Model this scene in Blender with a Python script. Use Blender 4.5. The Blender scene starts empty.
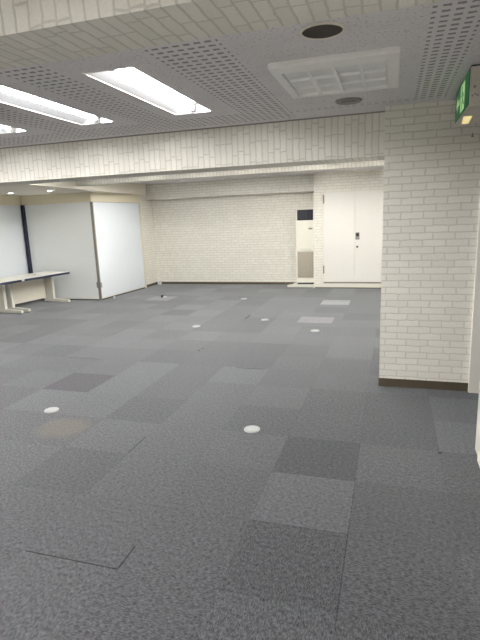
import bpy, bmesh, math, random
from mathutils import Vector, Matrix

# ------------------------------------------------------------------ camera
S = bpy.context.scene
C = S.collection
EYE = 1.8
cd = bpy.data.cameras.new('camera')
cam = bpy.data.objects.new('camera', cd)
C.objects.link(cam)
cd.sensor_fit = 'AUTO'
cd.sensor_width = 36.0
cd.lens = 485.52 * 36.0 / 640.0
cd.clip_start = 0.05
right = Vector((0.95546533, 0.2927418, -0.03725906))
up = Vector((-0.02573726, 0.20844004, 0.97769645))
fwd = Vector((-0.2939789, 0.93319611, -0.20669161))
m = Matrix((right, up, -fwd)).transposed().to_4x4()
m.translation = Vector((0, 0, EYE))
cam.matrix_world = m
S.camera = cam

# ------------------------------------------------------------------ world, exposure
w = bpy.data.worlds.new('world')
S.world = w
w.use_nodes = True
w.node_tree.nodes['Background'].inputs[0].default_value = (0.9, 0.95, 1.0, 1)
w.node_tree.nodes['Background'].inputs[1].default_value = 0.05
vs = S.view_settings
vs.view_transform = 'Standard'
vs.look = 'None'
vs.gamma = 1.0
vs.use_curve_mapping = False
vs.exposure = 0.88
TUBE = 58.0        # fluorescent tube emission
TUBE_NEAR = 205.0  # unseen tubes behind the camera, strong to brighten near beam and ceiling
TUBE_REAR = 66.0   # unseen tubes behind the main beam, added to brighten the far end
DOWN = 30.0        # downlight emission

# ------------------------------------------------------------------ main dimensions
ZC = 2.771      # ceiling
ZB = 2.351      # main beam underside
YB0, YB1 = 5.305, 5.75
YW = 12.683     # back wall
XL = -8.5       # left wall


# ------------------------------------------------------------------ node helpers
class NT:
    def __init__(s, name):
        s.mat = bpy.data.materials.new(name)
        s.mat.use_nodes = True
        s.t = s.mat.node_tree
        s.b = s.t.nodes['Principled BSDF']
        s.out = s.t.nodes['Material Output']

    def n(s, kind, **kw):
        nd = s.t.nodes.new(kind)
        for k, v in kw.items():
            setattr(nd, k, v)
        return nd

    def link(s, a, b):
        s.t.links.new(a, b)

    def put(s, sock, v):
        if hasattr(v, 'is_linked') or isinstance(v, bpy.types.NodeSocket):
            s.t.links.new(v, sock)
        else:
            sock.default_value = v

    def math(s, op, a, b=0.0, c=None):
        nd = s.n('ShaderNodeMath', operation=op)
        s.put(nd.inputs[0], a)
        s.put(nd.inputs[1], b)
        if c is not None:
            s.put(nd.inputs[2], c)
        return nd.outputs[0]

    def mix(s, f, a, b, mode='MIX'):
        nd = s.n('ShaderNodeMix', data_type='RGBA', blend_type=mode)
        s.put(nd.inputs[0], f)
        s.put(nd.inputs[6], a)
        s.put(nd.inputs[7], b)
        return nd.outputs[2]

    def uv(s):
        return s.n('ShaderNodeUVMap', uv_map='UVMap').outputs[0]

    def sep(s, v):
        nd = s.n('ShaderNodeSeparateXYZ')
        s.link(v, nd.inputs[0])
        return nd.outputs[0], nd.outputs[1]

    def comb(s, x, y, z=0.0):
        nd = s.n('ShaderNodeCombineXYZ')
        s.put(nd.inputs[0], x)
        s.put(nd.inputs[1], y)
        s.put(nd.inputs[2], z)
        return nd.outputs[0]

    def noise(s, v, scale, detail=2.0, rough=0.5):
        nd = s.n('ShaderNodeTexNoise')
        s.link(v, nd.inputs['Vector'])
        nd.inputs['Scale'].default_value = scale
        nd.inputs['Detail'].default_value = detail
        nd.inputs['Roughness'].default_value = rough
        return nd.outputs[0]

    def rect(s, x, y, x0, x1, y0, y1):
        a = s.math('COMPARE', x, (x0 + x1) / 2, (x1 - x0) / 2)
        b = s.math('COMPARE', y, (y0 + y1) / 2, (y1 - y0) / 2)
        return s.math('MULTIPLY', a, b)

    def ramp(s, f, p0, c0, p1, c1):
        nd = s.n('ShaderNodeValToRGB')
        s.link(f, nd.inputs[0])
        e = nd.color_ramp.elements
        e[0].position, e[0].color = p0, c0
        e[1].position, e[1].color = p1, c1
        return nd.outputs[0]

    def bump(s, h, strength, dist):
        nd = s.n('ShaderNodeBump')
        nd.inputs['Strength'].default_value = strength
        nd.inputs['Distance'].default_value = dist
        s.link(h, nd.inputs['Height'])
        s.link(nd.outputs[0], s.b.inputs['Normal'])


def lin(r, g, b):
    f = lambda c: (c / 255 / 12.92) if c / 255 < 0.04045 else ((c / 255 + 0.055) / 1.055) ** 2.4
    return (f(r), f(g), f(b), 1.0)


def plain(name, col, rough=0.5, metal=0.0, spec=0.5, tex=0.03, tscale=30.0):
    """painted surface: a base colour with a faint mottling and a fine bump"""
    k = NT(name)
    co = k.n('ShaderNodeTexCoord').outputs['Object']
    nz = k.noise(co, tscale, 3.0)
    c = lin(*col)
    d = tuple(max(0.0, v * (1 - tex * 2)) for v in c[:3]) + (1,)
    k.link(k.mix(nz, d, c), k.b.inputs['Base Color'])
    k.b.inputs['Roughness'].default_value = rough
    k.b.inputs['Metallic'].default_value = metal
    k.b.inputs['Specular IOR Level'].default_value = spec
    k.bump(nz, 0.05, 0.002)
    return k.mat


def glow(name, col, strength):
    k = NT(name)
    k.b.inputs['Base Color'].default_value = (0.8, 0.8, 0.8, 1)
    k.b.inputs['Emission Color'].default_value = col
    k.b.inputs['Emission Strength'].default_value = strength
    return k.mat


def brick_material(name, c1, c2, mortar):
    k = NT(name)
    uv = k.uv()
    u, v = k.sep(uv)
    wob = k.noise(uv, 9.0, 3.0)
    wob2 = k.noise(k.comb(v, u, 4.0), 11.0, 3.0)
    u2 = k.math('ADD', u, k.math('MULTIPLY', k.math('SUBTRACT', wob, 0.5), 0.036))
    v2 = k.math('ADD', v, k.math('MULTIPLY', k.math('SUBTRACT', wob2, 0.5), 0.022))
    b = k.n('ShaderNodeTexBrick', offset=0.43, offset_frequency=2, squash=1.05, squash_frequency=3)
    k.link(k.comb(u2, v2), b.inputs['Vector'])
    b.inputs['Color1'].default_value = c1
    b.inputs['Color2'].default_value = c2
    b.inputs['Mortar'].default_value = mortar
    b.inputs['Scale'].default_value = 1.0
    b.inputs['Mortar Size'].default_value = 0.0078
    b.inputs['Mortar Smooth'].default_value = 0.6
    b.inputs['Bias'].default_value = 0.0
    b.inputs['Brick Width'].default_value = 0.208
    b.inputs['Row Height'].default_value = 0.067
    fine = k.noise(uv, 60.0, 4.0)
    col = k.mix(0.10, b.outputs['Color'], k.ramp(fine, 0.3, (0.3, 0.3, 0.3, 1), 0.7, (1, 1, 1, 1)), 'MULTIPLY')
    k.link(col, k.b.inputs['Base Color'])
    k.b.inputs['Roughness'].default_value = 0.62
    k.b.inputs['Specular IOR Level'].default_value = 0.3
    inv = k.math('SUBTRACT', 1.0, b.outputs['Fac'])
    h = k.math('ADD', inv, k.math('MULTIPLY', fine, 0.25))
    k.bump(h, 0.25, 0.004)
    return k.mat


def carpet_material():
    k = NT('grey_carpet_tile')
    uv = k.uv()
    x, y = k.sep(uv)
    T = 0.585
    tx = k.math('DIVIDE', k.math('SUBTRACT', x, 0.39), T)
    ty = k.math('DIVIDE', k.math('SUBTRACT', y, 1.937), T)
    ix, iy = k.math('FLOOR', tx), k.math('FLOOR', ty)
    wn = k.n('ShaderNodeTexWhiteNoise', noise_dimensions='2D')
    k.link(k.comb(ix, iy), wn.inputs['Vector'])
    rnd = wn.outputs['Value']
    turn = k.math('FLOOR', k.math('MULTIPLY', k.math('FRACT', k.math('MULTIPLY', rnd, 7.31)), 2.0))
    # pile streaks, quarter-turned from tile to tile
    na = k.noise(k.comb(k.math('MULTIPLY', x, 48.0), k.math('MULTIPLY', y, 150.0)), 1.0, 3.0, 0.65)
    nb = k.noise(k.comb(k.math('MULTIPLY', x, 150.0), k.math('MULTIPLY', y, 48.0)), 1.0, 3.0, 0.65)
    mixn = k.n('ShaderNodeMix', data_type='FLOAT')
    k.link(turn, mixn.inputs[0])
    k.link(na, mixn.inputs[2])
    k.link(nb, mixn.inputs[3])
    grain = k.noise(uv, 210.0, 2.0, 0.6)
    clump = k.noise(uv, 38.0, 2.0, 0.6)
    pile = k.math('ADD', k.math('MULTIPLY', mixn.outputs[0], 0.54), k.math('ADD', k.math('MULTIPLY', grain, 0.22), k.math('MULTIPLY', clump, 0.24)))
    col = k.ramp(pile, 0.37, PILE_DARK, 0.65, PILE_LIGHT)
    # per-tile tone
    tone = k.math('MULTIPLY_ADD', rnd, 0.14, 0.93)
    big = k.noise(uv, 0.55, 2.0)
    tone = k.math('ADD', tone, k.math('MULTIPLY', k.math('SUBTRACT', big, 0.5), 0.16))
    for (x0, x1, y0, y1, d) in TILE_TONES:
        tone = k.math('ADD', tone, k.math('MULTIPLY', k.rect(x, y, x0, x1, y0, y1), d * 0.68))
    # faint joints and the open, curled ones
    fx = k.math('ABSOLUTE', k.math('SUBTRACT', k.math('FRACT', tx), 0.5))
    fy = k.math('ABSOLUTE', k.math('SUBTRACT', k.math('FRACT', ty), 0.5))
    seam = k.math('GREATER_THAN', k.math('MAXIMUM', fx, fy), 0.4955)
    tone = k.math('SUBTRACT', tone, k.math('MULTIPLY', seam, 0.07))
    for (x0, x1, y0, y1, d) in OPEN_JOINTS:
        tone = k.math('SUBTRACT', tone, k.math('MULTIPLY', k.rect(x, y, x0, x1, y0, y1), d))
    tone = k.math('MAXIMUM', tone, 0.12)
    col = k.mix(1.0, col, k.comb(tone, tone, tone), 'MULTIPLY')
    # old brownish spill
    ex = k.math('DIVIDE', k.math('ADD', x, 2.80), 0.30)
    ey = k.math('DIVIDE', k.math('SUBTRACT', y, 3.43), 0.26)
    r = k.math('SQRT', k.math('ADD', k.math('MULTIPLY', ex, ex), k.math('MULTIPLY', ey, ey)))
    r = k.math('ADD', r, k.math('MULTIPLY', k.math('SUBTRACT', k.noise(uv, 7.0, 3.0), 0.5), 0.9))
    st = k.ramp(r, 0.55, (0.6, 0.6, 0.6, 1), 1.0, (0, 0, 0, 1))
    col = k.mix(st, col, lin(86, 79, 70))
    k.link(col, k.b.inputs['Base Color'])
    k.b.inputs['Roughness'].default_value = 0.95
    k.b.inputs['Specular IOR Level'].default_value = 0.1
    k.b.inputs['Sheen Weight'].default_value = CARPET_SHEEN
    k.b.inputs['Sheen Roughness'].default_value = 0.45
    fibre = k.math('MULTIPLY', k.math('MULTIPLY', tone, tone), k.math('MULTIPLY_ADD', pile, 1.3, 0.25))
    k.link(k.comb(k.math('MULTIPLY', fibre, 0.92), k.math('MULTIPLY', fibre, 0.955), fibre), k.b.inputs['Sheen Tint'])
    k.bump(pile, 0.5, 0.006)
    return k.mat


def ceiling_material():
    k = NT('acoustic_ceiling_board')
    uv = k.uv()
    x, y = k.sep(uv)
    # pin-holes and fissures of the plain boards
    f1 = k.noise(uv, 55.0, 2.0, 0.6)
    f2 = k.noise(uv, 7.0, 1.0)
    fleck = k.math('GREATER_THAN', k.math('ADD', f1, k.math('MULTIPLY', k.math('SUBTRACT', f2, 0.5), 0.12)), 0.625)
    # slotted acoustic boards
    px = k.math('FRACT', k.math('DIVIDE', k.math('ADD', x, 20.0 - 0.167 + 0.004), 0.0655))
    py = k.math('FRACT', k.math('DIVIDE', k.math('ADD', y, 20.0), 0.073))
    wob = k.math('MULTIPLY', k.math('SUBTRACT', k.noise(uv, 30.0, 1.0), 0.5), 0.22)
    slot = k.math('MULTIPLY',
                  k.math('COMPARE', px, 0.38, 0.31),
                  k.math('COMPARE', k.math('ADD', py, wob), 0.5, 0.19))
    area = None
    for r in SLOT_AREAS:
        q = k.rect(x, y, *r)
        area = q if area is None else k.math('MAXIMUM', area, q)
    slot = k.math('MULTIPLY', slot, area)
    fleck = k.math('MULTIPLY', fleck, k.math('SUBTRACT', 1.0, area))
    mott = k.noise(uv, 2.0, 3.0)
    base = k.mix(mott, lin(222, 219, 220), lin(234, 231, 232))
    col = k.mix(k.math('MULTIPLY', fleck, 0.45), base, lin(120, 114, 106))
    col = k.mix(k.math('MULTIPLY', slot, 0.62), col, lin(70, 64, 60))
    k.link(col, k.b.inputs['Base Color'])
    k.b.inputs['Roughness'].default_value = 0.8
    k.b.inputs['Specular IOR Level'].default_value = 0.2
    k.bump(k.math('SUBTRACT', 1.0, k.math('MAXIMUM', slot, fleck)), 0.4, 0.006)
    return k.mat


PILE_DARK = lin(14, 14, 16)
PILE_LIGHT = lin(87, 88, 91)
CARPET_SHEEN = 0.42
TILE_TONES = [
    (-0.78, -0.195, 2.522, 3.107, 0.20), (-0.78, -0.195, 3.107, 3.692, -0.12),
    (-3.705, -3.12, 4.277, 4.862, -0.22), (0.39, 0.98, 3.692, 4.277, 0.22),
    (-1.36, -0.79, 9.80, 10.36, 0.55), (-1.52, -0.93, 8.06, 8.55, 0.38),
    (-5.45, -4.86, 9.95, 10.55, 0.32), (-1.365, -0.78, 1.937, 2.522, -0.12),
    (-0.78, -0.195, 1.937, 2.522, -0.10), (-2.535, -1.95, 5.447, 6.032, -0.12),
    (-1.95, -1.365, 4.862, 5.447, 0.14), (-1.365, -0.78, 4.277, 4.862, 0.10),
    (-4.29, -3.705, 6.617, 7.202, 0.16), (-3.12, -2.535, 5.447, 6.032, -0.14),
    (-0.195, 0.39, 3.692, 4.277, -0.10), (-4.875, -4.29, 4.277, 4.862, -0.10),
    (-4.29, -3.705, 8.372, 8.957, -0.12),
]
OPEN_JOINTS = [
    (-1.936, -1.344, 1.933, 1.941, 0.55), (-1.348, -1.339, 1.94, 2.13, 0.55),
    (-1.965, -1.956, 3.12, 3.42, 0.45), (-0.199, -0.192, 1.85, 3.10, 0.25),
    (-1.766, -1.419, 5.41, 5.43, 0.5), (-2.508, -2.485, 8.26, 8.60, 0.6),
    (-2.541, -2.525, 6.05, 6.12, 0.6), (-2.535, -2.520, 6.17, 6.22, 0.6),
    (-0.78, -0.195, 2.519, 2.525, 0.2), (-4.20, -3.70, 5.44, 5.455, 0.3),
]
SLOT_AREAS = [
    (-1.405, -0.955, 2.26, 5.20), (-2.455, -2.125, 2.26, 5.20), (-3.50, -3.15, 2.26, 5.20),
    (0.163, 0.425, 2.26, 4.93), (-8.4, -0.955, 4.74, 5.17), (-0.955, 0.163, 4.86, 4.93),
    (-8.4, -4.2, 2.26, 5.2),
]

WHITE_BRICK = brick_material('white_brick_wallpaper', lin(236, 233, 224), lin(229, 226, 216), lin(209, 205, 195))
CARPET = carpet_material()
CEIL = ceiling_material()
WHITE = plain('white_paint', (232, 230, 224), 0.45)
CREAM = plain('cream_paint', (238, 232, 218), 0.5)
WALL_CREAM = plain('cream_wall_paint', (204, 201, 193), 0.6)
TRIM_WHITE = plain('white_trim_paint', (226, 223, 214), 0.4)
BEIGE = plain('beige_header_board', (226, 218, 194), 0.5)
BROWN = plain('dark_brown_skirting', (74, 64, 48), 0.6)
PANEL = plain('white_partition_board', (222, 227, 232), 0.28, tex=0.01, tscale=3.0)
PANEL_GREY = plain('pale_grey_partition_board', (228, 231, 231), 0.35, tex=0.01, tscale=3.0)
NAVY = plain('navy_edging', (34, 40, 66), 0.45)
DARK = plain('dark_gap', (30, 30, 32), 0.7)
ALU = plain('grey_aluminium', (150, 148, 142), 0.4, 0.7)
BLACK = plain('black_plastic', (26, 26, 32), 0.45)
AC_BODY = plain('air_conditioner_cream', (234, 231, 219), 0.4, tex=0.01)
GREY = plain('light_grey_plastic', (205, 207, 207), 0.45)
MIDGREY = plain('grey_grille', (150, 146, 140), 0.55)
SPEAKER = plain('dark_brown_grille', (64, 57, 50), 0.7)
TABLE_TOP = plain('off_white_laminate', (232, 230, 220), 0.35, tex=0.01)
TABLE_LEG = plain('off_white_steel', (216, 214, 204), 0.4)
REFLECTOR = plain('satin_reflector', (232, 233, 236), 0.3, 0.95, tex=0.0)
for nd in list(REFLECTOR.node_tree.nodes):
    if nd.type == 'BUMP':
        REFLECTOR.node_tree.nodes.remove(nd)
VENT_WHITE = plain('white_vent_enamel', (246, 245, 243), 0.4, tex=0.005)
OUTLET = plain('outlet_grey', (158, 159, 159), 0.5)
POST_GREY = plain('post_grey', (124, 120, 110), 0.5)
LOUVRE = plain('white_louvre', (240, 240, 239), 0.5, tex=0.01)
SIGNBOX = plain('sign_housing', (206, 198, 188), 0.5)
TUBE_M = glow('fluorescent_glow', (1.0, 0.985, 0.97, 1), TUBE)
TUBE_NEAR_M = glow('fluorescent_glow_near', (1.0, 0.985, 0.97, 1), TUBE_NEAR)
TUBE_REAR_M = glow('fluorescent_glow_rear', (1.0, 0.985, 0.94, 1), TUBE_REAR)
DOWN_M = glow('downlight_glow', (1.0, 0.96, 0.88, 1), DOWN)
DOWN_DIM = glow('dim_downlight_glow', (1.0, 0.97, 0.9, 1), 0.5)
SIGN_GREEN = glow('sign_green_glow', (0.0, 0.22, 0.06, 1), 0.08)
SIGN_GREEN.node_tree.nodes['Principled BSDF'].inputs['Base Color'].default_value = lin(20, 104, 52)
SIGN_WHITE = glow('sign_white_glow', (0.6, 1.0, 0.45, 1), 0.22)
SIGN_WHITE.node_tree.nodes['Principled BSDF'].inputs['Base Color'].default_value = lin(140, 180, 110)
SIGN_LAMP = glow('sign_lamp_glow', (1.0, 0.84, 0.4, 1), 0.36)
SIGN_LAMP.node_tree.nodes['Principled BSDF'].inputs['Base Color'].default_value = lin(214, 196, 120)


def steel_material():
    k = NT('brushed_intake_grille')
    uv = k.uv()
    u, v = k.sep(uv)
    br = k.noise(k.comb(k.math('MULTIPLY', u, 160.0), k.math('MULTIPLY', v, 3.0)), 1.0, 2.0)
    k.link(k.mix(br, lin(158, 149, 133), lin(194, 187, 173)), k.b.inputs['Base Color'])
    k.b.inputs['Metallic'].default_value = 0.55
    k.b.inputs['Roughness'].default_value = 0.34
    return k.mat


STEEL = steel_material()


# ------------------------------------------------------------------ mesh helpers
def set_uv(bm, swap=False, off=(0, 0)):
    lay = bm.loops.layers.uv.get('UVMap') or bm.loops.layers.uv.new('UVMap')
    bm.normal_update()
    for f in bm.faces:
        n = f.normal
        ax = max(range(3), key=lambda i: abs(n[i]))
        for l in f.loops:
            p = l.vert.co
            if ax == 2:
                q = (p.x, p.y)
            elif ax == 1:
                q = (p.x, p.z)
            else:
                q = (p.y, p.z)
            if swap:
                q = (q[1], q[0])
            l[lay].uv = (q[0] + off[0], q[1] + off[1])


def link(name, bm, mat, parent=None, swap=False, smooth=False, uvoff=(0, 0)):
    set_uv(bm, swap, uvoff)
    me = bpy.data.meshes.new(name)
    bm.to_mesh(me)
    bm.free()
    if smooth:
        for p in me.polygons:
            p.use_smooth = True
    me.materials.append(mat)
    o = bpy.data.objects.new(name, me)
    C.objects.link(o)
    if parent is not None:
        o.parent = parent
    return o


def B(bm, x0, x1, y0, y1, z0, z1, bev=0.0, rot=0.0, seg=2):
    """axis aligned box (optionally bevelled) added to bm"""
    t = bmesh.new()
    r = bmesh.ops.create_cube(t, size=1.0)
    for v in t.verts:
        v.co = Vector(((x0 + x1) / 2 + v.co.x * (x1 - x0), (y0 + y1) / 2 + v.co.y * (y1 - y0), (z0 + z1) / 2 + v.co.z * (z1 - z0)))
    if bev:
        bmesh.ops.bevel(t, geom=list(t.edges), offset=bev, segments=seg, affect='EDGES', profile=0.5)
    merge(bm, t)
    return bm


def merge(bm, t):
    me = bpy.data.meshes.new('tmp')
    t.to_mesh(me)
    t.free()
    bm.from_mesh(me)
    bpy.data.meshes.remove(me)


def box(x0, x1, y0, y1, z0, z1, bev=0.0):
    return B(bmesh.new(), x0, x1, y0, y1, z0, z1, bev)


def prism(pts, lo, hi, axis='z'):
    """extrude a polygon: axis z -> pts are (x,y); axis x -> (y,z); axis y -> (x,z)"""
    bm = bmesh.new()

    def P(p, h):
        return {'z': (p[0], p[1], h), 'x': (h, p[0], p[1]), 'y': (p[0], h, p[1])}[axis]
    a = [bm.verts.new(P(p, lo)) for p in pts]
    b = [bm.verts.new(P(p, hi)) for p in pts]
    bm.faces.new(a)
    bm.faces.new(list(reversed(b)))
    n = len(pts)
    for i in range(n):
        bm.faces.new((a[i], b[i], b[(i + 1) % n], a[(i + 1) % n]))
    bmesh.ops.recalc_face_normals(bm, faces=bm.faces)
    return bm


def lathe(profile, seg=32, loc=(0, 0, 0), bm=None):
    """profile: list of (r, z)"""
    bm = bm or bmesh.new()
    rings = []
    for r, z in profile:
        if r < 1e-6:
            rings.append([bm.verts.new((loc[0], loc[1], loc[2] + z))])
        else:
            rings.append([bm.verts.new((loc[0] + r * math.cos(2 * math.pi * i / seg), loc[1] + r * math.sin(2 * math.pi * i / seg), loc[2] + z)) for i in range(seg)])
    for a, b in zip(rings, rings[1:]):
        for i in range(seg):
            j = (i + 1) % seg
            if len(a) == 1 and len(b) == 1:
                continue
            if len(a) == 1:
                bm.faces.new((a[0], b[i], b[j]))
            elif len(b) == 1:
                bm.faces.new((a[i], b[0], a[j]))
            else:
                bm.faces.new((a[i], b[i], b[j], a[j]))
    bmesh.ops.recalc_face_normals(bm, faces=bm.faces)
    return bm


def tube(p0, p1, r, seg=16, bm=None):
    bm = bm or bmesh.new()
    p0, p1 = Vector(p0), Vector(p1)
    d = (p1 - p0).normalized()
    a = d.orthogonal().normalized()
    b = d.cross(a)
    r0 = [bm.verts.new(p0 + (a * math.cos(2 * math.pi * i / seg) + b * math.sin(2 * math.pi * i / seg)) * r) for i in range(seg)]
    r1 = [bm.verts.new(p1 + (a * math.cos(2 * math.pi * i / seg) + b * math.sin(2 * math.pi * i / seg)) * r) for i in range(seg)]
    for i in range(seg):
        j = (i + 1) % seg
        bm.faces.new((r0[i], r0[j], r1[j], r1[i]))
    bm.faces.new(list(reversed(r0)))
    bm.faces.new(r1)
    bmesh.ops.recalc_face_normals(bm, faces=bm.faces)
    return bm


def thing(name, label, cat, loc=(0, 0, 0), rz=0.0, group=None):
    o = bpy.data.objects.new(name, None)
    o.empty_display_size = 0.1
    C.objects.link(o)
    o.location = loc
    o.rotation_euler = (0, 0, rz)
    tag(o, label, cat, group)
    return o


def tag(o, label, cat, group=None):
    o['label'] = label
    o['category'] = cat
    if group:
        o['group'] = group
    return o


def struct(name, bm, mat, label, cat, parent=None, swap=False, uvoff=(0, 0)):
    o = link(name, bm, mat, parent, swap, uvoff=uvoff)
    o['kind'] = 'structure'
    if parent is None:
        o['label'] = label
        o['category'] = cat
    return o


def dup(root, loc, rz=None, label=None, group=None):
    r = root.copy()
    C.objects.link(r)
    r.location = loc
    if rz is not None:
        r.rotation_euler = (0, 0, rz)
    if label:
        r['label'] = label
    if group:
        r['group'] = group
    for ch in list(root.children):
        c = ch.copy()
        C.objects.link(c)
        c.parent = r
        for g in list(ch.children):
            d = g.copy()
            C.objects.link(d)
            d.parent = c
    return r


# ================================================================== SETTING
struct('floor', box(XL - 0.1, 2.1, -2.6, YW + 0.1, -0.1, 0.0), CARPET, 'grey carpet tile floor of the empty office', 'floor')

# fixture positions (opening centre) -----------------------------------------
LW, LL = 0.352, 1.46
LX = (-1.797, -2.828, -3.859, -4.89, -5.921, -6.95)
front_lights = [(x, 3.78) for x in LX]  # leftmost three are out of view, added for their light
near_lights = [(x, -0.4) for x in LX[:4]]  # unseen, added to light the near beam, pillar and ceiling
rear_lights = [(x, 7.2) for x in (-0.766, -1.797, -2.828, -3.859, -4.89)] + [(x, 9.95) for x in (-0.766, -1.797, -2.828, -3.859, -4.89)]  # all unseen; back row added to brighten the doors and far wall
holes = [(x - LW / 2, x + LW / 2, y - LL / 2, y + LL / 2) for x, y in front_lights + near_lights + rear_lights]


def ceiling_mesh():
    xs = sorted({XL - 0.1, 2.1} | {round(h[i], 4) for h in holes for i in (0, 1)})
    ys = sorted({-2.6, YW + 0.1} | {round(h[i], 4) for h in holes for i in (2, 3)})
    bm = bmesh.new()
    vv = {}

    def V(x, y):
        if (x, y) not in vv:
            vv[(x, y)] = bm.verts.new((x, y, ZC))
        return vv[(x, y)]
    for x0, x1 in zip(xs, xs[1:]):
        for y0, y1 in zip(ys, ys[1:]):
            cx, cy = (x0 + x1) / 2, (y0 + y1) / 2
            if any(h[0] < cx < h[1] and h[2] < cy < h[3] for h in holes):
                continue
            bm.faces.new((V(x0, y0), V(x0, y1), V(x1, y1), V(x1, y0)))
    return bm


struct('ceiling', ceiling_mesh(), CEIL, 'pale acoustic ceiling with slotted boards between the lights', 'ceiling')

# walls
struct('wall_back', box(-6.6, 0.5, YW, YW + 0.1, 0, ZC), WHITE_BRICK, 'white brick-pattern wall at the far end of the room', 'wall')
struct('wall_left', box(XL - 0.1, XL, -2.6, 9.95, 0, ZC), WHITE, 'white wall along the left side of the room', 'wall')
struct('wall_left_rear', box(-6.62, -6.455, 11.93, YW, 0, 2.485), WHITE_BRICK, 'short white brick wall right of the white partition', 'wall')
struct('wall_partition_rear', box(XL - 0.1, -6.62, 9.95, 10.05, 0, 2.485), WHITE, 'wall behind the partition panels', 'wall')
struct('wall_near', box(XL - 0.1, 2.1, -2.6, -2.5, 0, ZC), WHITE, 'white wall behind the camera', 'wall')
struct('wall_right', box(0.652, 0.80, -2.5, 3.79, 0, ZC), WALL_CREAM, 'cream wall end at the right edge beside the doorway', 'wall')
struct('baseboard_right', box(0.638, 0.652, -2.5, 3.60, 0, 0.075, 0.003), TRIM_WHITE, 'white skirting on the right wall end', 'baseboard')
struct('wall_corridor', box(2.0, 2.1, -2.5, YW, 0, ZC), WHITE, 'white corridor wall beyond the doorway', 'wall')
struct('wall_right_rear', box(0.35, 0.5, 5.75, YW, 0, ZC), WHITE_BRICK, 'white brick side wall behind the pillar', 'wall')

# pillar + jamb
struct('wall_pillar', box(-0.088, 0.772, 5.093, 5.75, 0, ZC), WHITE_BRICK, 'white brick-pattern pillar at right of the room', 'pillar', uvoff=(0.04, 0.02))
struct('baseboard_pillar', box(-0.094, 0.772, 5.083, 5.75, 0, 0.088, 0.002), BROWN, 'dark brown skirting round the pillar foot', 'baseboard')
struct('trim_doorway', box(0.772, 0.90, 5.045, 5.75, 0, ZC, 0.004), TRIM_WHITE, 'white door jamb standing beside the brick pillar', 'trim')
struct('wall_doorway', box(0.90, 2.0, 5.10, 5.75, 0, ZC), WHITE, 'white wall beyond the doorway', 'wall')

# beams
struct('beam_near', box(XL, 2.0, 1.90, 2.276, 2.60, ZC), WHITE_BRICK, 'white brick-pattern ceiling beam nearest the camera', 'beam', swap=True)
struct('beam_main', box(XL, -0.088, YB0, YB1, ZB, ZC), WHITE_BRICK, 'deep white brick-pattern ceiling beam crossing mid-room to the pillar', 'beam', swap=True, uvoff=(0.03, 0.012))
struct('beam_main_side', box(-0.088, 0.5, 5.75, 5.76, ZB, ZC), WHITE_BRICK, 'beam end behind the pillar', 'beam', swap=True)
struct('beam_rear', box(-6.08, 0.35, 8.70, 8.88, 2.552, ZC), WHITE_BRICK, 'shallow white brick-pattern beam seen under the main beam', 'beam', swap=True)
struct('beam_wall_soffit', box(-6.44, -1.80, 12.36, YW, 2.367, ZC), WHITE_BRICK, 'brick-pattern soffit along the top of the far wall', 'beam')

# thin shadow gap line where the ceiling boards meet the main beam
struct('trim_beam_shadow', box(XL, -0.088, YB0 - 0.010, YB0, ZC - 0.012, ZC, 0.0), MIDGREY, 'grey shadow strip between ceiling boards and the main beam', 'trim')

# lower ceiling on the left
low = prism([(XL, 5.755), (-5.815, 5.755), (-6.44, 12.36), (-6.44, YW), (-6.6, YW), (-6.62, 12.7), (XL, 12.7)], 2.485, ZC - 0.002)
struct('ceiling_left', low, CREAM, 'lowered cream ceiling on the left above the partition panels', 'ceiling')

# closet block on the right of the far wall
struct('wall_closet', box(-1.82, 0.35, 12.10, YW, 0.0, ZC), WHITE_BRICK, 'white brick-pattern wall block holding the double doors', 'wall', uvoff=(0.1, 0.03))
struct('trim_closet_base', box(-1.835, 0.35, 12.055, 12.10, 0, 0.115, 0.004), TRIM_WHITE, 'cream raised sill under the double doors', 'trim')
struct('baseboard_closet', box(-1.80, 0.35, 12.045, 12.056, 0, 0.022), BROWN, 'thin dark skirting line under the closet sill', 'baseboard')
struct('baseboard_back', box(-6.44, -1.84, 12.672, YW, 0, 0.062, 0.002), BROWN, 'dark brown skirting along the far brick wall', 'baseboard')
struct('baseboard_left_rear', box(-6.455, -6.445, 11.93, 12.67, 0, 0.062), BROWN, 'dark brown skirting of the short left brick wall', 'baseboard')


def make_frame():
    bm = bmesh.new()
    B(bm, -1.602, -1.578, 12.082, 12.10, 0.135, 2.325)
    B(bm, -0.10, -0.076, 12.082, 12.10, 0.135, 2.325)
    B(bm, -1.602, -0.076, 12.082, 12.10, 2.300, 2.325)
    return bm


struct('trim_closet_frame', make_frame(), TRIM_WHITE, 'white frame round the double doors', 'trim')
d1 = struct('door_1', box(-1.576, -0.842, 12.070, 12.098, 0.154, 2.296, 0.003), WHITE, 'plain white left leaf of the closet double door', 'door')
d2 = struct('door_2', box(-0.836, -0.102, 12.070, 12.098, 0.154, 2.296, 0.003), WHITE, 'white right leaf of the closet double door with handle', 'door')
struct('trim_door_gap', box(-1.59, -0.09, 12.074, 12.0995, 0.117, 0.152), POST_GREY, 'grey threshold strip under the double doors', 'trim')
for z in (2.05, 0.36):
    h = tube((-1.589, 12.066, z), (-1.589, 12.066, z + 0.20), 0.011)
    B(h, -1.60, -1.567, 12.066, 12.0705, z + 0.01, z + 0.19)
    o = link('hinge', h, ALU, d1)
    o['label'] = 'grey steel hinge'
hb = bmesh.new()
B(hb, -0.827, -0.735, 12.062, 12.071, 1.175, 1.345, 0.004)
o = link('handle_plate', hb, ALU, d2)
o['label'] = 'grey recessed pull plate'
g = box(-0.812, -0.750, 12.058, 12.063, 1.255, 1.325, 0.002)
link('finger_pull', g, DARK, o)
lk = tube((-0.783, 12.056, 1.005), (-0.783, 12.071, 1.005), 0.024, 20)
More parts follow.
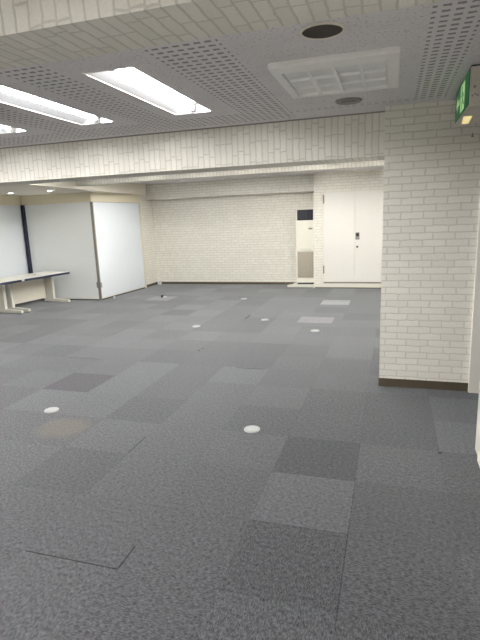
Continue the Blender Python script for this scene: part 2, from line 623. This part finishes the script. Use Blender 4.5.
o = link('lock_cylinder', lk, BLACK, d2)
o['label'] = 'small dark round lock'

# header boards over the partition panels, corner post
struct('trim_1', box(-8.45, -6.56, 9.845, 9.95, 2.276, 2.485), BEIGE, 'beige header board above the left partition panel', 'trim')
struct('trim_2', box(-8.5, -8.45, 7.8, 9.95, 2.276, 2.485), BEIGE, 'beige header board on the left wall', 'trim')
rp0, rp1 = Vector((-6.535, 9.87)), Vector((-6.415, 11.87))
dv = (rp1 - rp0).normalized()
nv = Vector((-dv.y, dv.x))           # towards the left, behind the panel


def along(a0, a1, d0, d1, z0, z1):
    """box along the right partition line: a = metres along it, d = metres behind its face"""
    p = [rp0 + dv * a0 + nv * d0, rp0 + dv * a1 + nv * d0, rp0 + dv * a1 + nv * d1, rp0 + dv * a0 + nv * d1]
    return prism([(q.x, q.y) for q in p], z0, z1)


LR = (rp1 - rp0).length
struct('trim_3', along(-0.03, LR + 0.06, 0.0, 0.10, 2.276, 2.485), BEIGE, 'beige header board above the right-hand white partition panel', 'trim')
struct('trim_4', along(LR - 0.005, LR + 0.06, -0.004, 0.10, 0, 2.276), BEIGE, 'slim beige post between partition panel and brick wall', 'trim')

# ================================================================== PARTITION PANELS
pt = thing('partition_panel', 'large white partition panel facing right next to the short brick wall', 'partition', (rp0.x, rp0.y, 0), 0)


def rel(bm, o):
    for v in bm.verts:
        v.co = v.co - Vector(o)
    return bm


base = (rp0.x, rp0.y, 0)
link('board', rel(along(0.045, LR - 0.012, 0.004, 0.04, 0.055, 2.267), base), PANEL, pt)
link('bottom_rail', rel(along(0.045, LR - 0.012, 0.0, 0.044, 0.028, 0.055), base), TRIM_WHITE, pt)
link('floor_seal', rel(along(0.05, LR - 0.02, 0.010, 0.035, 0.0, 0.028), base), DARK, pt)
link('edge_post', rel(along(0.0, 0.043, 0.0, 0.05, 0.0, 2.274), base), POST_GREY, pt)['label'] = 'grey metal edge post'
hz = rel(along(0.005, 0.075, -0.010, 0.0, 0.30, 0.42), base)
link('hinge', hz, ALU, pt)
ct = bmesh.new()
tube((0.17, 0.28, 0.028), (0.20, 0.28, 0.028), 0.028, 18, ct)
link('caster', ct, GREY, pt)['label'] = 'small white caster at the panel foot'

pl = thing('partition_panel', 'wide pale grey partition panel standing behind the white table', 'partition', (-7.5, 9.86, 0))
link('board', rel(box(-8.374, -6.575, 9.86, 9.90, 0.055, 2.271), (-7.5, 9.86, 0)), PANEL_GREY, pl)
link('bottom_rail', rel(box(-8.374, -6.575, 9.855, 9.905, 0.026, 0.055), (-7.5, 9.86, 0)), TRIM_WHITE, pl)
link('floor_seal', rel(box(-8.33, -6.58, 9.865, 9.895, 0.0, 0.026), (-7.5, 9.86, 0)), DARK, pl)
link('edge_strip', rel(box(-6.574, -6.556, 9.852, 9.905, 0.0, 2.274), (-7.5, 9.86, 0)), POST_GREY, pl)
hg = bmesh.new()
B(hg, -6.60, -6.556, 9.838, 9.852, 0.30, 0.44, 0.004)
link('hinge', rel(hg, (-7.5, 9.86, 0)), ALU, pl)

cp = link('corner_post', box(-8.445, -8.378, 9.80, 9.90, 0, 2.274, 0.004), NAVY)
tag(cp, 'dark navy vertical post in the corner behind the table', 'post')
ps = thing('partition_panel', 'bluish white partition panel at the left edge, left of the navy post', 'partition', (-8.46, 8.85, 0))
link('board', rel(box(-8.49, -8.452, 7.85, 9.79, 0.055, 2.271), (-8.46, 8.85, 0)), PANEL, ps)
link('bottom_rail', rel(box(-8.495, -8.447, 7.85, 9.79, 0.0, 0.055), (-8.46, 8.85, 0)), TRIM_WHITE, ps)

# ================================================================== CEILING LIGHTS
def make_light(label, group, mat):
    t = thing('ceiling_light', label, 'ceiling light', (0, 0, ZC), 0, group)
    w, l = LW / 2, LL / 2
    fr = bmesh.new()                       # flange flush with the boards
    f = 0.014
    B(fr, -w - f, -w, -l - f, l + f, -0.0025, 0.0)
    B(fr, w, w + f, -l - f, l + f, -0.0025, 0.0)
    B(fr, -w, w, -l - f, -l, -0.0025, 0.0)
    B(fr, -w, w, l, l + f, -0.0025, 0.0)
    link('frame', fr, WHITE, t)
    rf = bmesh.new()                       # sloping white trough
    hgt, tw = 0.078, 0.100
    prof = [(-w, 0.0), (-tw, hgt), (tw, hgt), (w, 0.0)]
    a = [rf.verts.new((x, -l, z)) for x, z in prof]
    b = [rf.verts.new((x, l, z)) for x, z in prof]
    for i in (0, 2):
        rf.faces.new((a[i], a[i + 1], b[i + 1], b[i]))
    rf.faces.new(list(reversed(a)))
    rf.faces.new(b)
    link('reflector', rf, REFLECTOR, t)
    link('base_tray', box(-tw, tw, -l, l, hgt - 0.004, hgt + 0.002), WHITE, t)
    link('fluorescent_tube', tube((0, -l + 0.06, 0.040), (0, l - 0.06, 0.040), 0.019, 16), mat, t, smooth=False)
    for s in (-1, 1):
        link('lamp_holder', box(-0.022, 0.022, s * (l - 0.035) - 0.024, s * (l - 0.035) + 0.024, 0.010, hgt, 0.004), WHITE, t)
    return t


lab = {0: 'lit trough ceiling light nearest the square air grille',
       1: 'lit trough ceiling light second from the square air grille',
       2: 'lit trough ceiling light cut off at the left edge of the photo'}
L0 = make_light(lab[0], 'trough lights in front of the main beam', TUBE_M)
for i, (x, y) in enumerate(front_lights):
    if i == 0:
        L0.location = (x, y, ZC)
    else:
        dup(L0, (x, y, ZC), 0, lab.get(i, 'unseen trough ceiling light added further left'))
N0 = make_light('unseen trough ceiling light added behind the camera', 'unseen trough lights behind the camera', TUBE_NEAR_M)
for i, (x, y) in enumerate(near_lights):
    if i == 0:
        N0.location = (x, y, ZC)
    else:
        dup(N0, (x, y, ZC), 0)
R0 = make_light('unseen trough ceiling light added behind the main beam', 'unseen trough lights behind the main beam', TUBE_REAR_M)
for i, (x, y) in enumerate(rear_lights):
    if i == 0:
        R0.location = (x, y, ZC)
    else:
        dup(R0, (x, y, ZC), 0)

# ---- downlights
def make_downlight(label, group, z, lens=None):
    t = thing('downlight', label, 'downlight', (0, 0, z), 0, group)
    link('trim_ring', lathe([(0.060, -0.001), (0.062, -0.008), (0.085, -0.006), (0.088, 0.0), (0.060, 0.0)], 32), WHITE, t, smooth=True)
    link('lens', lathe([(0, -0.004), (0.060, -0.004), (0.060, 0.0), (0, 0.0)], 32), lens or DOWN_M, t)
    return t


D0 = make_downlight('small lit downlight in the low left ceiling, nearer the white panel corner', 'downlights in the low left ceiling', 2.485)
D0.location = (-6.74, 8.72, 2.485)
dup(D0, (-7.74, 8.73, 2.485), 0, 'small lit downlight in the low left ceiling, at the left edge')
names = ['small downlight before the far wall, leftmost of its row', 'small downlight before the far wall, second from the left',
         'small downlight before the far wall, third from the left', 'small downlight before the far wall, above the double doors']
for i, x in enumerate((-5.155, -4.06, -2.99, -0.85)):
    if i == 0:
        E0 = make_downlight(names[0], 'downlights along the far wall', ZC, DOWN_DIM)
        E0.location = (x, 11.90, ZC)
    else:
        dup(E0, (x, 11.90, ZC), 0, names[i])

# ---- ceiling speaker and round diffuser
sp = thing('ceiling_speaker', 'dark round ceiling grille with pale rim beside the near beam', 'ceiling speaker', (-0.387, 2.905, ZC))
link('rim', lathe([(0.108, -0.002), (0.110, -0.010), (0.118, -0.009), (0.122, 0.0), (0.108, 0.0)], 48), CREAM, sp, smooth=True)
link('grille', lathe([(0, -0.005), (0.06, -0.006), (0.109, -0.004), (0.109, 0.0), (0, 0.0)], 48), SPEAKER, sp)['label'] = 'dark brown grille'
df = thing('round_vent', 'small grey round ceiling vent between the air grille and the main beam', 'vent', (-0.392, 4.675, ZC))
link('rim', lathe([(0.088, -0.004), (0.092, -0.016), (0.108, -0.014), (0.118, 0.0), (0.088, 0.0)], 48), MIDGREY, df, smooth=True)
rings = bmesh.new()
for r in (0.022, 0.045, 0.068):
    lathe([(r, -0.012), (r + 0.014, -0.016), (r + 0.016, -0.004), (r, -0.004), (r, -0.012)], 40, bm=rings)
lathe([(0, -0.013), (0.02, -0.013), (0.02, -0.002), (0, -0.002)], 24, bm=rings)
lathe([(0, -0.003), (0.09, -0.003), (0.09, 0.0), (0, 0.0)], 40, bm=rings)
link('diffuser_ring', rings, MIDGREY, df)

# ---- square air grille
ax0, ax1, ay0, ay1 = -0.802, 0.022, 3.352, 4.247
ix0, ix1, iy0, iy1 = -0.742, -0.054, 3.50, 4.195
ag = thing('air_grille', 'white rectangular ceiling air grille with twelve louvred cells', 'air grille', (-0.39, 3.8, ZC))
zt = ZC - 0.034
fb = bmesh.new()
B(fb, ax0, ix0, ay0, ay1, zt, ZC, 0.004)
B(fb, ix1, ax1, ay0, ay1, zt, ZC, 0.004)
B(fb, ix0 - 0.003, ix1 + 0.003, ay0, iy0, zt, ZC, 0.004)
B(fb, ix0 - 0.003, ix1 + 0.003, iy1, ay1, zt, ZC, 0.004)
B(fb, ax0 + 0.012, ax1 - 0.012, ay0 - 0.012, ay1 + 0.012, ZC - 0.010, ZC)
link('frame', rel(fb, (-0.39, 3.8, ZC)), VENT_WHITE, ag)
gb = bmesh.new()
for i in range(1, 4):
    x = ix0 + (ix1 - ix0) * i / 4
    B(gb, x - 0.012, x + 0.012, iy0, iy1, zt + 0.003, ZC - 0.009)
link('divider', rel(gb, (-0.39, 3.8, ZC)), VENT_WHITE, ag)
for i in range(4):
    for j in range(3):
        xa = ix0 + (ix1 - ix0) * i / 4 + 0.013
        xb = ix0 + (ix1 - ix0) * (i + 1) / 4 - 0.013
        ya = iy0 + (iy1 - iy0) * j / 3
        yb = iy0 + (iy1 - iy0) * (j + 1) / 3
        lv = prism([(ya + 0.002, ZC - 0.0105), (ya + 0.006, zt + 0.004), (ya + 0.016, zt + 0.004), (yb - 0.05, ZC - 0.016), (yb - 0.002, ZC - 0.014), (yb - 0.002, ZC - 0.0105)], xa, xb, 'x')
        link('louvre', rel(lv, (-0.39, 3.8, ZC)), LOUVRE, ag)

# ================================================================== EXIT SIGN
ex0, ex1, ey0, ey1, ez0, ez1 = 0.487, 0.665, 3.95, 4.735, 2.50, 2.757
es = thing('exit_sign', 'green lit emergency exit sign hung from the ceiling beside the pillar', 'exit sign', (0.57, 4.35, ez1))
eo = (0.57, 4.35, ez1)
link('housing', rel(box(ex0 + 0.006, ex1, ey0, ey1, ez0, ez1, 0.006), eo), SIGNBOX, es)
link('mounting_plate', rel(box(ex0 + 0.012, ex1 - 0.01, ey0 + 0.02, ey1 - 0.02, ez1, ZC), eo), DARK, es)
fc = bmesh.new()
B(fc, ex0, ex0 + 0.0065, ey0 + 0.010, ey1 - 0.010, ez0 + 0.010, ez1 - 0.008, 0.002)
face = link('face_panel', rel(fc, eo), SIGN_GREEN, es)
face['label'] = 'glowing green face with white doorway, runner and arrow'
# face seen from -X : +Y is to the left, so lay out with s = ey1 - y
def sgn(pts):
    return prism([(ey1 - s, ez0 + h) for s, h in pts], ex0 - 0.0012, ex0 + 0.0008, 'x')


link('doorway_symbol', rel(sgn([(0.34, 0.03), (0.56, 0.03), (0.56, 0.225), (0.34, 0.225)]), eo), SIGN_WHITE, face)
run = bmesh.new()


def q(pts):
    merge(run, prism([(ey1 - s, ez0 + h) for s, h in pts], ex0 - 0.0024, ex0 - 0.001, 'x'))


q([(0.425 + 0.016 * math.cos(a * math.pi / 8), 0.196 + 0.016 * math.sin(a * math.pi / 8)) for a in range(16)])
q([(0.43, 0.178), (0.462, 0.172), (0.478, 0.118), (0.452, 0.112)])
q([(0.432, 0.178), (0.44, 0.165), (0.405, 0.135), (0.375, 0.142), (0.374, 0.152), (0.402, 0.15)])
q([(0.456, 0.172), (0.464, 0.16), (0.50, 0.150), (0.515, 0.125), (0.506, 0.119), (0.492, 0.138)])
q([(0.452, 0.122), (0.475, 0.115), (0.432, 0.085), (0.43, 0.045), (0.412, 0.045), (0.414, 0.092)])
q([(0.458, 0.12), (0.478, 0.12), (0.508, 0.085), (0.545, 0.078), (0.543, 0.064), (0.498, 0.070)])
link('runner_symbol', rel(run, eo), SIGN_GREEN, face)
ar = sgn([(0.08, 0.128), (0.165, 0.19), (0.165, 0.148), (0.28, 0.148), (0.28, 0.108), (0.165, 0.108), (0.165, 0.066)])
link('arrow_symbol', rel(ar, eo), SIGN_WHITE, face)
lw = prism([(0.509, 4.345), (0.572, 4.345), (0.592, 4.714), (0.537, 4.714)], ez0 - 0.0015, ez0 + 0.004)
link('lamp_window', rel(lw, eo), SIGN_LAMP, es)['label'] = 'yellowish lit window on the underside'
sc = tube((0.523, ey0 - 0.003, 2.625), (0.523, ey0 + 0.004, 2.625), 0.010, 16)
link('screw', rel(sc, eo), ALU, es)
vb = bmesh.new()
for dx, dz in ((-0.012, 0.0), (0.006, 0.010), (0.022, 0.0), (0.040, 0.010)):
    tube((0.523 + dx, ey0 - 0.002, 2.568 + dz), (0.523 + dx, ey0 + 0.004, 2.568 + dz), 0.007, 12, vb)
link('indicator_hole', rel(vb, eo), MIDGREY, es)
cdm = bmesh.new()
tube((0.590, 4.42, 2.385), (0.590, 4.42, ez0), 0.0012, 8, cdm)
cordo = link('pull_cord', rel(cdm, eo), CREAM, es)
pk = lathe([(0, 0.034), (0.004, 0.032), (0.007, 0.012), (0.012, 0.0), (0, 0.0)], 16, (0.590, 4.42, 2.352))
link('pull_knob', rel(pk, eo), ALU, cordo)

# ================================================================== AIR CONDITIONER
ac = thing('air_conditioner', 'tall cream floor-standing air conditioner left of the closet doors', 'air conditioner', (-2.08, 12.45, 0))
ao = (-2.08, 12.45, 0)
y0 = 12.335
bb = bmesh.new()
B(bb, -2.315, -1.828, y0 + 0.02, 12.665, 0.095, 1.95, 0.008)
B(bb, -2.315, -2.283, y0, y0 + 0.03, 0.095, 1.95, 0.004)
B(bb, -1.877, -1.845, y0, y0 + 0.03, 0.095, 1.95, 0.004)
B(bb, -2.29, -1.87, y0, y0 + 0.03, 1.928, 1.95, 0.004)
link('body', rel(bb, ao), AC_BODY, ac)
link('front_panel', rel(box(-2.284, -1.876, y0 - 0.004, y0 + 0.024, 0.93, 1.655, 0.006), ao), AC_BODY, ac)
link('air_outlet', rel(box(-2.284, -1.876, y0 + 0.012, y0 + 0.024, 1.668, 1.928), ao), BLACK, ac)['label'] = 'black air outlet'
for i in range(7):
    x = -2.255 + i * 0.058
    link('vane', rel(prism([(x, y0 + 0.013), (x + 0.004, y0 + 0.013), (x + 0.018, y0 - 0.002), (x + 0.014, y0 - 0.002)], 1.672, 1.924), ao), NAVY, ac)
link('intake_grille', rel(box(-2.284, -1.876, y0 - 0.004, y0 + 0.022, 0.225, 0.89, 0.005), ao), STEEL, ac)['label'] = 'brushed metal intake panel'
link('kick_panel', rel(box(-2.284, -1.876, y0 - 0.002, y0 + 0.022, 0.10, 0.218, 0.004), ao), AC_BODY, ac)
link('control_panel', rel(box(-1.995, -1.895, y0 - 0.009, y0 - 0.003, 1.440, 1.482, 0.002), ao), MIDGREY, ac)['label'] = 'small grey control panel'
link('seam_line', rel(box(-2.25, -1.95, y0 - 0.0055, y0 - 0.003, 0.952, 0.962), ao), GREY, ac)
link('base_gap', rel(box(-2.29, -1.86, y0 + 0.015, 12.65, 0.055, 0.097), ao), BLACK, ac)
pp = prism([(-2.53, 12.20), (-1.84, 12.20), (-1.84, 12.66), (-2.42, 12.66), (-2.42, 12.42)], 0.0, 0.055)
link('plinth', rel(pp, ao), TRIM_WHITE, ac)['label'] = 'white plinth on the floor'

# ================================================================== TABLES
def make_table(label):
    """long axis along local y, sitter's side towards +x; origin under the right far corner of the top"""
    t = thing('table', label, 'table', (0, 0, 0), 0, 'white tables end to end before the partition')
    L, W, H = 1.36, 0.76, 0.72
    tp = link('tabletop', box(-W, 0, -L, 0, H - 0.028, H, 0.006), TABLE_TOP, t)
    ed = bmesh.new()
    B(ed, -0.004, 0.006, -L, 0.004, H - 0.052, H - 0.006, 0.003)
    B(ed, -W, 0.006, -0.006, 0.006, H - 0.052, H - 0.006, 0.003)
    B(ed, -W, 0.006, -L - 0.006, -L + 0.006, H - 0.052, H - 0.006, 0.003)
    link('edge_band', ed, NAVY, tp)['label'] = 'dark navy edge band'
    for y in (-0.055, -L + 0.125):
        lg = bmesh.new()
        B(lg, -W + 0.02, -0.50, y - 0.028, y + 0.028, 0.05, H - 0.028, 0.008)
        B(lg, -0.515, -0.482, y - 0.034, y + 0.034, 0.05, H - 0.028, 0.010)
        B(lg, -W + 0.06, -0.20, y - 0.02, y + 0.02, H - 0.068, H - 0.027, 0.004)
        leg = link('leg', lg, TABLE_LEG, t)
        ft = prism([(-W - 0.01, 0.012), (-W - 0.01, 0.085), (-0.50, 0.085), (-0.06, 0.072), (-0.03, 0.055), (-0.03, 0.012)], y - 0.034, y + 0.034, 'y')
        bmesh.ops.bevel(ft, geom=list(ft.edges), offset=0.008, segments=2, affect='EDGES', profile=0.5)
        link('foot', ft, TABLE_LEG, leg)
        for x in (-W + 0.03, -0.07):
            link('adjuster', lathe([(0, 0), (0.024, 0), (0.024, 0.010), (0.012, 0.014), (0, 0.014)], 20, (x, y, 0)), BLACK, leg)
    link('modesty_panel', box(-W + 0.03, -W + 0.05, -L + 0.155, -0.09, 0.10, H - 0.028, 0.004), CREAM, t)
    gr = lathe([(0, 0.0), (0.030, 0.0), (0.034, 0.006), (0.020, 0.008), (0, 0.006)], 24, (-0.42, -0.62, H - 0.001))
    link('grommet', gr, MIDGREY, tp)
    return t


T0 = make_table('white table with navy edge before the grey partition panel, farther of the two')
ang = math.radians(-6.5)
T0.location = (-7.115, 9.57, 0)
T0.rotation_euler = (0, 0, ang)
T1 = dup(T0, (-7.115 + math.sin(ang) * 1.385 + 0.008, 9.57 - math.cos(ang) * 1.385, 0), ang,
         'white table with navy edge cut off by the left photo edge')
cx, cy = -7.115 + math.sin(ang) * 1.372, 9.57 - math.cos(ang) * 1.372
jc = link('table_connector', box(0.0005, 0.030, -0.035, 0.035, -0.040, 0.006, 0.005), GREY)
jc.location = (cx + 0.016, cy, 0.72)
jc.rotation_euler = (0, 0, ang)
tag(jc, 'small light grey clip joining the two white tables', 'clip')

# ================================================================== FLOOR FITTINGS
def make_cap(label):
    t = thing('floor_outlet', label, 'floor outlet', (0, 0, 0), 0, 'round floor outlet covers')
    link('cover', lathe([(0.072, 0.0), (0.070, 0.008), (0.056, 0.014), (0.046, 0.013), (0.046, 0.010), (0, 0.010), (0, 0.0)], 12), OUTLET, t)
    link('lid', lathe([(0.044, 0.010), (0.042, 0.013), (0, 0.0135), (0, 0.010)], 24), OUTLET, t)
    return t


caps = [(-1.112, 3.755, 'round grey floor outlet cover nearest the pillar, middle of the floor'),
        (-3.175, 3.755, 'round grey floor outlet cover beside the brown carpet stain'),
        (-3.154, 7.519, 'round grey floor outlet cover before the white partition panel, left of its row'),
        (-2.112, 8.18, 'round grey floor outlet cover mid-floor, behind the dark scuff'),
        (-1.119, 7.471, 'round grey floor outlet cover in front of the pale carpet tile'),
        (-3.139, 10.32, 'round grey floor outlet cover nearest the far brick wall')]
K0 = make_cap(caps[0][2])
K0.location = (caps[0][0], caps[0][1], 0)
for x, y, l in caps[1:]:
    dup(K0, (x, y, 0), 0.3, l)

ob = thing('cable_outlet', 'black cable stub rising from a pale carpet tile near the partition', 'cable outlet', (-5.2, 10.40, 0))
link('stub', lathe([(0.035, 0), (0.032, 0.04), (0.02, 0.06), (0, 0.062)], 20), BLACK, ob)
cv = bmesh.new()
B(cv, 0.03, 0.11, -0.03, 0.03, 0.0, 0.022, 0.006)
link('flap', cv, GREY, ob)

jb = thing('junction_box', 'small grey junction box on the floor in the far left corner', 'junction box', (-6.34, 12.55, 0))
link('box', box(-0.03, 0.055, -0.05, 0.05, 0, 0.11, 0.008), GREY, jb)
link('cable', box(-0.10, -0.028, -0.03, 0.03, 0, 0.075, 0.012), BLACK, jb)['label'] = 'black cable end'

pg = link('carpet_plug', lathe([(0.016, 0), (0.016, 0.004), (0.008, 0.007), (0, 0.007)], 16, (0, 0, 0)), BLACK)
pg.location = (0.392, 3.668, 0)
tag(pg, 'tiny black plug at a carpet tile corner by the pillar', 'plug')
